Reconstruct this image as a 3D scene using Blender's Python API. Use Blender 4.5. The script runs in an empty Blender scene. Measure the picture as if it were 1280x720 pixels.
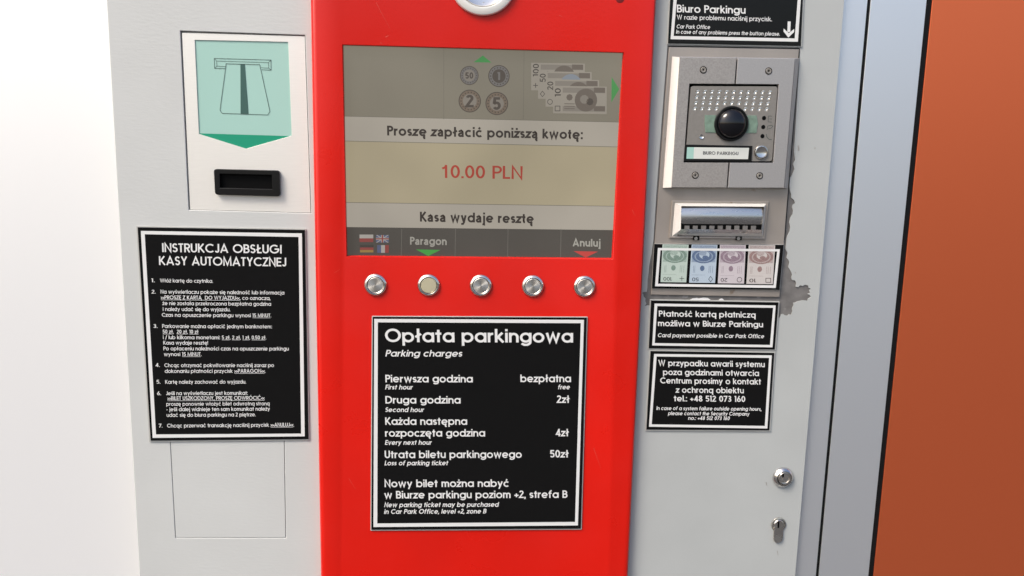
import bpy, bmesh, math, random
from mathutils import Vector, Matrix
from mathutils.geometry import delaunay_2d_cdt
random.seed(7)
C = bpy.context.scene.collection
scene = bpy.context.scene

# ------------------------------------------------------------------ camera
IW, IH = 1280.0, 720.0
F, PITCH, YAW, ROLL, DIST = 1092.34, 0.17724, 0.071101, 0.022328, 0.98295
ZC = 1.50                                     # lens height above the pavement
fw = Vector((math.sin(YAW)*math.cos(PITCH), math.cos(YAW)*math.cos(PITCH), -math.sin(PITCH)))
rt = fw.cross(Vector((0, 0, 1))).normalized()
up = rt.cross(fw)
cr, sr = math.cos(ROLL), math.sin(ROLL)
RT, UP = rt*cr + up*sr, up*cr - rt*sr
cd = bpy.data.cameras.new('camera')
cam = bpy.data.objects.new('camera', cd)
C.objects.link(cam)
mw = Matrix((RT, UP, -fw)).transposed().to_4x4()
mw.translation = Vector((0, -DIST, ZC))
cam.matrix_world = mw
cd.sensor_width = 36.0
cd.lens = F*36.0/IW
cd.clip_start, cd.clip_end = 0.02, 500
scene.camera = cam

# ------------------------------------------------------------------ light
SUN_EL, SUN_AZ = math.radians(48), math.radians(-128)   # azimuth clockwise from +Y: front left of the machine
w = bpy.data.worlds.new('World')
scene.world = w
w.use_nodes = True
nt = w.node_tree
bg = nt.nodes['Background']
sky = nt.nodes.new('ShaderNodeTexSky')
sky.sky_type = 'NISHITA'
sky.sun_disc = False
sky.sun_elevation = SUN_EL
sky.sun_rotation = SUN_AZ
sky.air_density, sky.dust_density, sky.ozone_density = 1.0, 4.0, 1.0
nt.links.new(sky.outputs[0], bg.inputs[0])
bg.inputs[1].default_value = 0.105
sd = bpy.data.lights.new('sun', 'SUN')
sd.energy, sd.angle, sd.color = 1.35, math.radians(22), (1.0, 0.93, 0.83)
sun = bpy.data.objects.new('sun', sd)
C.objects.link(sun)
sdir = Vector((math.sin(SUN_AZ)*math.cos(SUN_EL), math.cos(SUN_AZ)*math.cos(SUN_EL), math.sin(SUN_EL)))
sun.rotation_euler = sdir.to_track_quat('Z', 'Y').to_euler()
sun.location = sdir*6
scene.cycles.caustics_reflective = False
vs = scene.view_settings
vs.view_transform, vs.look, vs.exposure, vs.gamma, vs.use_curve_mapping = 'Standard', 'None', 1.12, 1.0, False

# ------------------------------------------------------------------ helpers
def at(px, py, d=0.0):
    """point of the plane lying d metres in front of the machine's face, seen at this pixel of the photo"""
    v = RT*((px-IW/2)/F) + UP*(-(py-IH/2)/F) + fw
    t = (DIST-d)/v.y
    return Vector((t*v.x, -d, ZC+t*v.z))

WORLD = {}
def place(o, center, parent=None):
    C.objects.link(o)
    WORLD[o] = center.copy()
    if parent is not None:
        o.parent = parent
        o.location = center-WORLD[parent]
    else:
        o.location = center
    return o

def obj_from(name, me, mat, parent=None, smooth=False):
    """link a mesh built in world coordinates, its origin moved to its middle"""
    xs = [v.co for v in me.vertices]
    lo = Vector([min(c[i] for c in xs) for i in range(3)])
    hi = Vector([max(c[i] for c in xs) for i in range(3)])
    c = (lo+hi)/2
    me.transform(Matrix.Translation(-c))
    if not isinstance(mat, (list, tuple)):
        mat = [mat]
    for m in mat:
        me.materials.append(m)
    if smooth:
        for p in me.polygons:
            p.use_smooth = True
    o = bpy.data.objects.new(name, me)
    return place(o, c, parent)

def thing(name, label, cat, loc, group=None):
    o = bpy.data.objects.new(name, None)
    o.empty_display_size = 0.05
    place(o, Vector(loc))
    o['label'], o['category'] = label, cat
    if group:
        o['group'] = group
    return o

class MB:
    """collects faces in world coordinates; each face may carry a material slot"""
    def __init__(s):
        s.v, s.f, s.mi = [], [], []
    def face(s, pts, m=0):
        b = len(s.v)
        s.v += [Vector(p) for p in pts]
        s.f.append(list(range(b, b+len(pts))))
        s.mi.append(m)
    def quad_px(s, tl, tr, br, bl, d, m=0):
        s.face([at(*bl, d), at(*br, d), at(*tr, d), at(*tl, d)], m)
    def rect_px(s, x0, y0, x1, y1, d, m=0, sl=0.0):
        """upright rectangle; sl is how far its right end sits lower in the picture"""
        s.quad_px((x0, y0), (x1, y0+sl), (x1, y1+sl), (x0, y1), d, m)
    def tri_px(s, a, b, c, d, m=0):
        s.face([at(*a, d), at(*b, d), at(*c, d)], m)
    def disc_px(s, cx, cy, r, d, m=0, n=28, r0=0.0):
        k = (at(cx+1, cy, d)-at(cx, cy, d)).length
        c = at(cx, cy, d)
        if r0 <= 0:
            s.face([c+Vector((math.cos(a)*r*k, 0, math.sin(a)*r*k)) for a in [2*math.pi*i/n for i in range(n)]], m)
        else:
            for i in range(n):
                a, b = 2*math.pi*i/n, 2*math.pi*(i+1)/n
                q = lambda t, rr: c+Vector((math.cos(t)*rr*k, 0, math.sin(t)*rr*k))
                s.face([q(a, r0), q(a, r), q(b, r), q(b, r0)], m)
    def ring_px(s, outer, inner, d, m=0):
        for i in range(4):
            j = (i+1) % 4
            s.face([at(*outer[i], d), at(*inner[i], d), at(*inner[j], d), at(*outer[j], d)], m)
    def box(s, lo, hi, m=0):
        (x0, y0, z0), (x1, y1, z1) = lo, hi
        p = [Vector((x, y, z)) for x in (x0, x1) for y in (y0, y1) for z in (z0, z1)]
        for f in ((0, 1, 3, 2), (4, 6, 7, 5), (0, 4, 5, 1), (2, 3, 7, 6), (0, 2, 6, 4), (1, 5, 7, 3)):
            s.face([p[i] for i in f], m)
    def build(s, name, mat, parent=None, smooth=False, weld=False, fixn=True):
        me = bpy.data.meshes.new(name)
        me.from_pydata([tuple(v) for v in s.v], [], s.f)
        for p, m in zip(me.polygons, s.mi):
            p.material_index = m
        if weld or fixn:
            bm = bmesh.new(); bm.from_mesh(me)
            if weld:
                bmesh.ops.remove_doubles(bm, verts=bm.verts, dist=1e-6)
                bmesh.ops.recalc_face_normals(bm, faces=bm.faces)
            else:
                for f in bm.faces:
                    if f.normal.y > 1e-4:
                        f.normal_flip()
            bm.to_mesh(me); bm.free()
        return obj_from(name, me, mat, parent, smooth)

def curve_mesh(cu):
    o = bpy.data.objects.new('shape', cu)
    C.objects.link(o)
    bpy.context.view_layer.update()
    me = bpy.data.meshes.new_from_object(o.evaluated_get(bpy.context.evaluated_depsgraph_get()))
    bpy.data.objects.remove(o)
    bpy.data.curves.remove(cu)
    return me

def plate_mesh(polys, d0, d1, bevel=0.0, seg=3):
    """a sheet between depths d0 and d1 cut to polys (world points): first the outline, then its holes"""
    cu = bpy.data.curves.new('plate', 'CURVE')
    cu.dimensions, cu.fill_mode = '2D', 'BOTH'
    K = 100.0                                   # filled at a larger scale, so that small holes come out clean
    cu.extrude = ((d1-d0)/2-bevel)*K
    cu.bevel_depth, cu.bevel_resolution, cu.offset = bevel*K, seg, -bevel*K
    for pl in polys:
        s = cu.splines.new('POLY')
        s.points.add(len(pl)-1)
        for p, q in zip(s.points, pl):
            p.co = (q[0]*K, (q[2]-ZC)*K, 0, 1)
        s.use_cyclic_u = True
    me = curve_mesh(cu)
    me.transform(Matrix(((1/K, 0, 0, 0), (0, 0, -1/K, -(d0+d1)/2), (0, 1/K, 0, ZC), (0, 0, 0, 1))))
    for p in me.polygons:
        p.use_smooth = False
    return me

def plate(name, polys, d0, d1, mat, parent=None, bevel=0.0, seg=3):
    return obj_from(name, plate_mesh(polys, d0, d1, bevel, seg), mat, parent)

def inside(p, poly):
    c = False
    for i in range(len(poly)):
        a, b = poly[i-1], poly[i]
        if (a[2] > p[1]) != (b[2] > p[1]) and p[0] < (b[0]-a[0])*(p[1]-a[2])/(b[2]-a[2])+a[0]:
            c = not c
    return c

def punched_plate(name, polys, d0, d1, mat, parent=None):
    """a sheet with many small holes, triangulated round them"""
    vs2, es = [], []
    for pl in polys:
        b = len(vs2)
        vs2 += [Vector((q[0]*100, (q[2]-ZC)*100)) for q in pl]
        es += [(b+i, b+(i+1) % len(pl)) for i in range(len(pl))]
    co, ed, fa = delaunay_2d_cdt(vs2, es, [], 0, 1e-6)[:3]
    m = MB()
    for f in fa:
        p = [(co[i].x/100, co[i].y/100+ZC) for i in f]
        c = (sum(q[0] for q in p)/len(p), sum(q[1] for q in p)/len(p))
        if inside(c, polys[0]) and not any(inside(c, h) for h in polys[1:]):
            m.face([Vector((q[0], -d1, q[1])) for q in p])
    for pl in polys[:1]:
        for i in range(len(pl)):
            a, b = pl[i-1], pl[i]
            m.face([Vector((a[0], -d1, a[2])), Vector((b[0], -d1, b[2])), Vector((b[0], -d0, b[2])), Vector((a[0], -d0, a[2]))])
    return m.build(name, mat, parent, weld=True)

def px(pts, d=0.0):
    return [at(x, y, d) for x, y in pts]

def rounded(pts, r, n=6):
    out = []
    for i, p in enumerate(pts):
        a, b = pts[i-1], pts[(i+1) % len(pts)]
        u, v = (a-p).normalized()*r, (b-p).normalized()*r
        for k in range(n+1):
            t = k/n
            out.append(p + u*(1-t)**2 + v*t**2)
    return out

def circle(cx, cy, r, d, n=20):
    k = (at(cx+1, cy, d)-at(cx, cy, d)).length
    c = at(cx, cy, d)
    return [c+Vector((math.cos(2*math.pi*i/n)*r*k, 0, math.sin(2*math.pi*i/n)*r*k)) for i in range(n)]

def lathe(name, cx, cy, d, profile, mat, parent=None, n=48, smooth=True, mats=None):
    """turned part: profile is (radius in photo pixels, height above depth d in metres), from the axis outwards"""
    k = (at(cx+1, cy, d)-at(cx, cy, d)).length
    c = at(cx, cy, d)
    bm = bmesh.new()
    rows = []
    for r, hgt in profile:
        if r <= 0:
            rows.append([bm.verts.new(Vector((0, -hgt, 0)))])
        else:
            rows.append([bm.verts.new(Vector((math.cos(2*math.pi*i/n)*r*k, -hgt, math.sin(2*math.pi*i/n)*r*k))) for i in range(n)])
    for q, (a, b) in enumerate(zip(rows, rows[1:])):
        for i in range(n):
            j = (i+1) % n
            if len(a) == 1:
                f = bm.faces.new([a[0], b[i], b[j]])
            else:
                f = bm.faces.new([a[i], b[i], b[j], a[j]])
            f.material_index = mats[q] if mats else 0
            f.smooth = smooth
    bmesh.ops.recalc_face_normals(bm, faces=bm.faces)
    bm.normal_update()
    fs = [f for f in bm.faces]
    if fs[0].normal.y > 0:
        bmesh.ops.reverse_faces(bm, faces=bm.faces)
    for e in bm.edges:
        if len(e.link_faces) == 2 and e.calc_face_angle(0) > math.radians(28):
            e.smooth = False
    me = bpy.data.meshes.new(name)
    bm.to_mesh(me); bm.free()
    for m in (mat if isinstance(mat, (list, tuple)) else [mat]):
        me.materials.append(m)
    return place(bpy.data.objects.new(name, me), c, parent)

def dup(o, center, parent):
    """copy of a part and of its sub-parts"""
    c = o.copy()
    place(c, center, parent)
    for ch in [k for k in o.children]:
        place(ch.copy(), center + (WORLD[ch]-WORLD[o]), c)
    return c

# ------------------------------------------------------------------ materials
def mat(name, base, rough=0.5, metal=0.0, var=None, bump=None, coat=0.0, emit=None, spec=0.5, rvar=None, aniso=None, dirt=None):
    m = bpy.data.materials.new(name)
    m.use_nodes = True
    t = m.node_tree
    b = t.nodes['Principled BSDF']
    b.inputs['Base Color'].default_value = (*base, 1)
    b.inputs['Roughness'].default_value = rough
    b.inputs['Metallic'].default_value = metal
    b.inputs['Specular IOR Level'].default_value = spec
    b.inputs['Coat Weight'].default_value = coat
    b.inputs['Coat Roughness'].default_value = 0.12
    geo = t.nodes.new('ShaderNodeNewGeometry')
    def noise(scale, detail=4.0, stretch=(1, 1, 1)):
        mp = t.nodes.new('ShaderNodeMapping')
        mp.inputs['Scale'].default_value = stretch
        t.links.new(geo.outputs['Position'], mp.inputs['Vector'])
        n = t.nodes.new('ShaderNodeTexNoise')
        n.inputs['Scale'].default_value = scale
        n.inputs['Detail'].default_value = detail
        t.links.new(mp.outputs[0], n.inputs['Vector'])
        return n
    col = None
    if var:
        scale, amt = var[0], var[1]
        n = noise(scale, 5, var[2] if len(var) > 2 else (1, 1, 1))
        r = t.nodes.new('ShaderNodeValToRGB')
        r.color_ramp.elements[0].position, r.color_ramp.elements[1].position = 0.3, 0.7
        r.color_ramp.elements[0].color = (*[max(0, c*(1-amt)) for c in base], 1)
        r.color_ramp.elements[1].color = (*[min(1, c*(1+amt)) for c in base], 1)
        t.links.new(n.outputs['Fac'], r.inputs['Fac'])
        col = r.outputs['Color']
    if dirt:                                   # sparse scuffs and specks of another colour
        scale, lo, dcol = dirt[0], dirt[1], dirt[2]
        n = noise(scale, 6, dirt[3] if len(dirt) > 3 else (1, 1, 1))
        r = t.nodes.new('ShaderNodeMapRange')
        r.inputs['From Min'].default_value, r.inputs['From Max'].default_value = lo, lo+0.06
        t.links.new(n.outputs['Fac'], r.inputs['Value'])
        mx = t.nodes.new('ShaderNodeMix'); mx.data_type = 'RGBA'
        if col: t.links.new(col, mx.inputs['A'])
        else: mx.inputs['A'].default_value = (*base, 1)
        mx.inputs['B'].default_value = (*dcol, 1)
        t.links.new(r.outputs[0], mx.inputs['Factor'])
        col = mx.outputs['Result']
    if col:
        t.links.new(col, b.inputs['Base Color'])
    if rvar:
        n = noise(rvar[0], 5, rvar[2] if len(rvar) > 2 else (1, 1, 1))
        r = t.nodes.new('ShaderNodeMapRange')
        r.inputs['From Min'].default_value, r.inputs['From Max'].default_value = 0.3, 0.7
        r.inputs['To Min'].default_value, r.inputs['To Max'].default_value = max(0.02, rough-rvar[1]), rough+rvar[1]
        t.links.new(n.outputs['Fac'], r.inputs['Value'])
        t.links.new(r.outputs[0], b.inputs['Roughness'])
    if bump:
        n = noise(bump[0], 3, bump[2] if len(bump) > 2 else (1, 1, 1))
        bp = t.nodes.new('ShaderNodeBump')
        bp.inputs['Strength'].default_value = bump[1]
        bp.inputs['Distance'].default_value = bump[3] if len(bump) > 3 else 0.0005
        t.links.new(n.outputs['Fac'], bp.inputs['Height'])
        t.links.new(bp.outputs[0], b.inputs['Normal'])
    if aniso:
        b.inputs['Anisotropic'].default_value = aniso
        tg = t.nodes.new('ShaderNodeTangent'); tg.direction_type, tg.axis = 'RADIAL', 'Y'
        t.links.new(tg.outputs[0], b.inputs['Tangent'])
    if emit:
        b.inputs['Emission Color'].default_value = (*emit, 1)
        b.inputs['Emission Strength'].default_value = 1.0
    return m

def lin(r, g, b, k=1.0):
    f = lambda c: ((c/255)/12.92 if c/255 <= 0.04045 else ((c/255+0.055)/1.055)**2.4)*k
    return (f(r), f(g), f(b))

M = {}
M['grey'] = mat('grey_powder_coat', (0.535, 0.545, 0.53), 0.42, var=(9, 0.03), bump=(300, 0.34, (.45, 1, 1.3), 0.0005), rvar=(30, 0.06), dirt=(95, 0.76, (0.40, 0.40, 0.38)))
M['greyr'] = mat('grey_panel_paint', (0.415, 0.432, 0.425), 0.40, var=(12, 0.04), bump=(300, 0.2, (1, 1, 1), 0.0004), rvar=(25, 0.06), dirt=(120, 0.74, (0.25, 0.25, 0.24), (1, 1, .6)))
M['white_wall'] = mat('white_wall_paint', (0.93, 0.93, 0.925), 0.36, 0.38, bump=(60, 0.03))
M['red'] = mat('red_door_paint', (0.60, 0.0085, 0.003), 0.33, var=(5, 0.08), bump=(320, 0.20, (1, 1, 1), 0.0005), rvar=(14, 0.09), spec=0.4, dirt=(70, 0.74, (0.70, 0.08, 0.05), (1, 1, .3)))
M['alu'] = mat('grey_aluminium_cladding', (0.87, 0.89, 0.915), 0.40, 0.85)
M['orange'] = mat('orange_cladding', (0.99, 0.205, 0.078), 0.36, 0.84)
M['rubber'] = mat('black_rubber', (0.006, 0.006, 0.006), 0.55, spec=0.15)
M['black'] = mat('black_sign_plastic', (0.006, 0.006, 0.006), 0.09, rvar=(6, 0.04), spec=0.2)
M['ink'] = mat('white_sign_print', (0.70, 0.70, 0.69), 0.35)
M['plexi'] = mat('clear_plastic_edge', (0.42, 0.42, 0.40), 0.2)
M['steel_bright'] = mat('brushed_reader_plate', (0.84, 0.82, 0.77), 0.30, 0.35, var=(60, 0.02, (1, 1, 14)), bump=(500, 0.05, (1, 1, 12)))
M['steel'] = mat('stainless_plate', (0.44, 0.39, 0.345), 0.38, 0.6, var=(14, 0.07, (2, 1, 1)), bump=(300, 0.05, (8, 1, 1)), rvar=(25, 0.08), dirt=(60, 0.68, (0.33, 0.26, 0.20)))
M['zinc'] = mat('bare_zinc', (0.19, 0.18, 0.172), 0.5, 0.3, var=(70, 0.25), bump=(200, 0.1), dirt=(90, 0.66, (0.30, 0.29, 0.28)))
M['cast'] = mat('cast_grey_cover', (0.38, 0.355, 0.33), 0.42, 0.5, var=(650, 0.12), bump=(700, 0.4, (1, 1, 1), 0.0003))
M['cast_s'] = mat('smooth_grey_cover', (0.43, 0.415, 0.405), 0.36, 0.5, var=(600, 0.05), bump=(700, 0.15, (1, 1, 1), 0.0003))
M['module'] = mat('intercom_module_grey', (0.27, 0.25, 0.225), 0.40, 0.4, var=(300, 0.05))
M['chrome'] = mat('chrome', (0.68, 0.66, 0.64), 0.18, 1.0, rvar=(40, 0.05))
M['nickel'] = mat('nickel', (0.74, 0.71, 0.66), 0.24, 1.0, rvar=(80, 0.08))
M['spun'] = mat('spun_steel', (0.86, 0.82, 0.75), 0.30, 1.0, aniso=0.85, rvar=(200, 0.06))
M['cap'] = mat('ivory_button_cap', (0.52, 0.48, 0.33), 0.35, 0.25)
M['dimple'] = mat('polished_dimple', (0.80, 0.79, 0.76), 0.10, 1.0)
M['dark'] = mat('dark_recess', (0.003, 0.003, 0.003), 0.5, spec=0.08)
M['plastic'] = mat('black_plastic', (0.006, 0.006, 0.006), 0.28, spec=0.3, bump=(500, 0.05))
M['lens'] = mat('black_glass_dome', (0.004, 0.004, 0.006), 0.04)
M['mint'] = mat('mint_label', lin(168, 208, 197, 0.88), 0.20, var=(5, 0.03))
M['green'] = mat('green_label', lin(30, 160, 125, 0.80), 0.22)
M['line'] = mat('label_line', (0.03, 0.05, 0.045), 0.4)
M['stripe'] = mat('ticket_stripe', lin(62, 100, 92, 0.8), 0.35)
M['ledw'] = mat('green_led_window', (0.17, 0.25, 0.20), 0.12, var=(180, 0.2))
M['paper'] = mat('paper_insert', (0.62, 0.64, 0.60), 0.3)
M['ptext'] = mat('insert_print', (0.03, 0.035, 0.04), 0.4)
M['slot_steel'] = mat('slot_steel', (0.60, 0.585, 0.57), 0.27, 1.0, rvar=(30, 0.08, (1, 1, 5)))
M['hairline'] = mat('worn_red_scratch', (0.66, 0.10, 0.07), 0.5)
M['darkred'] = mat('dark_red_mark', (0.16, 0.004, 0.004), 0.4)
M['pavement'] = mat('asphalt_pavement', (0.055, 0.055, 0.055), 0.85, var=(3, 0.25), bump=(60, 0.4))
def scr(name, rgb, k=0.41):
    m = mat('screen_'+name, (0.02, 0.02, 0.02), 0.2, emit=lin(*rgb, k), spec=0.4)
    t = m.node_tree                             # backlight of an old panel: slightly uneven
    g, n, q = t.nodes.new('ShaderNodeNewGeometry'), t.nodes.new('ShaderNodeTexNoise'), t.nodes.new('ShaderNodeMapRange')
    n.inputs['Scale'].default_value, n.inputs['Detail'].default_value = 9.0, 1.5
    q.inputs['From Min'].default_value, q.inputs['From Max'].default_value = 0.3, 0.7
    q.inputs['To Min'].default_value, q.inputs['To Max'].default_value = 0.9, 1.1
    t.links.new(g.outputs['Position'], n.inputs['Vector'])
    t.links.new(n.outputs['Fac'], q.inputs['Value'])
    t.links.new(q.outputs[0], t.nodes['Principled BSDF'].inputs['Emission Strength'])
    return m

# ------------------------------------------------------------------ lettering: a geometric sans drawn as strokes
XH, DESC = 0.72, -0.26
def arc(cx, cy, rx, ry, a0, a1, n=14):
    return [(cx+rx*math.cos(math.radians(a0+(a1-a0)*i/n)), cy+ry*math.sin(math.radians(a0+(a1-a0)*i/n))) for i in range(n+1)]

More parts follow.
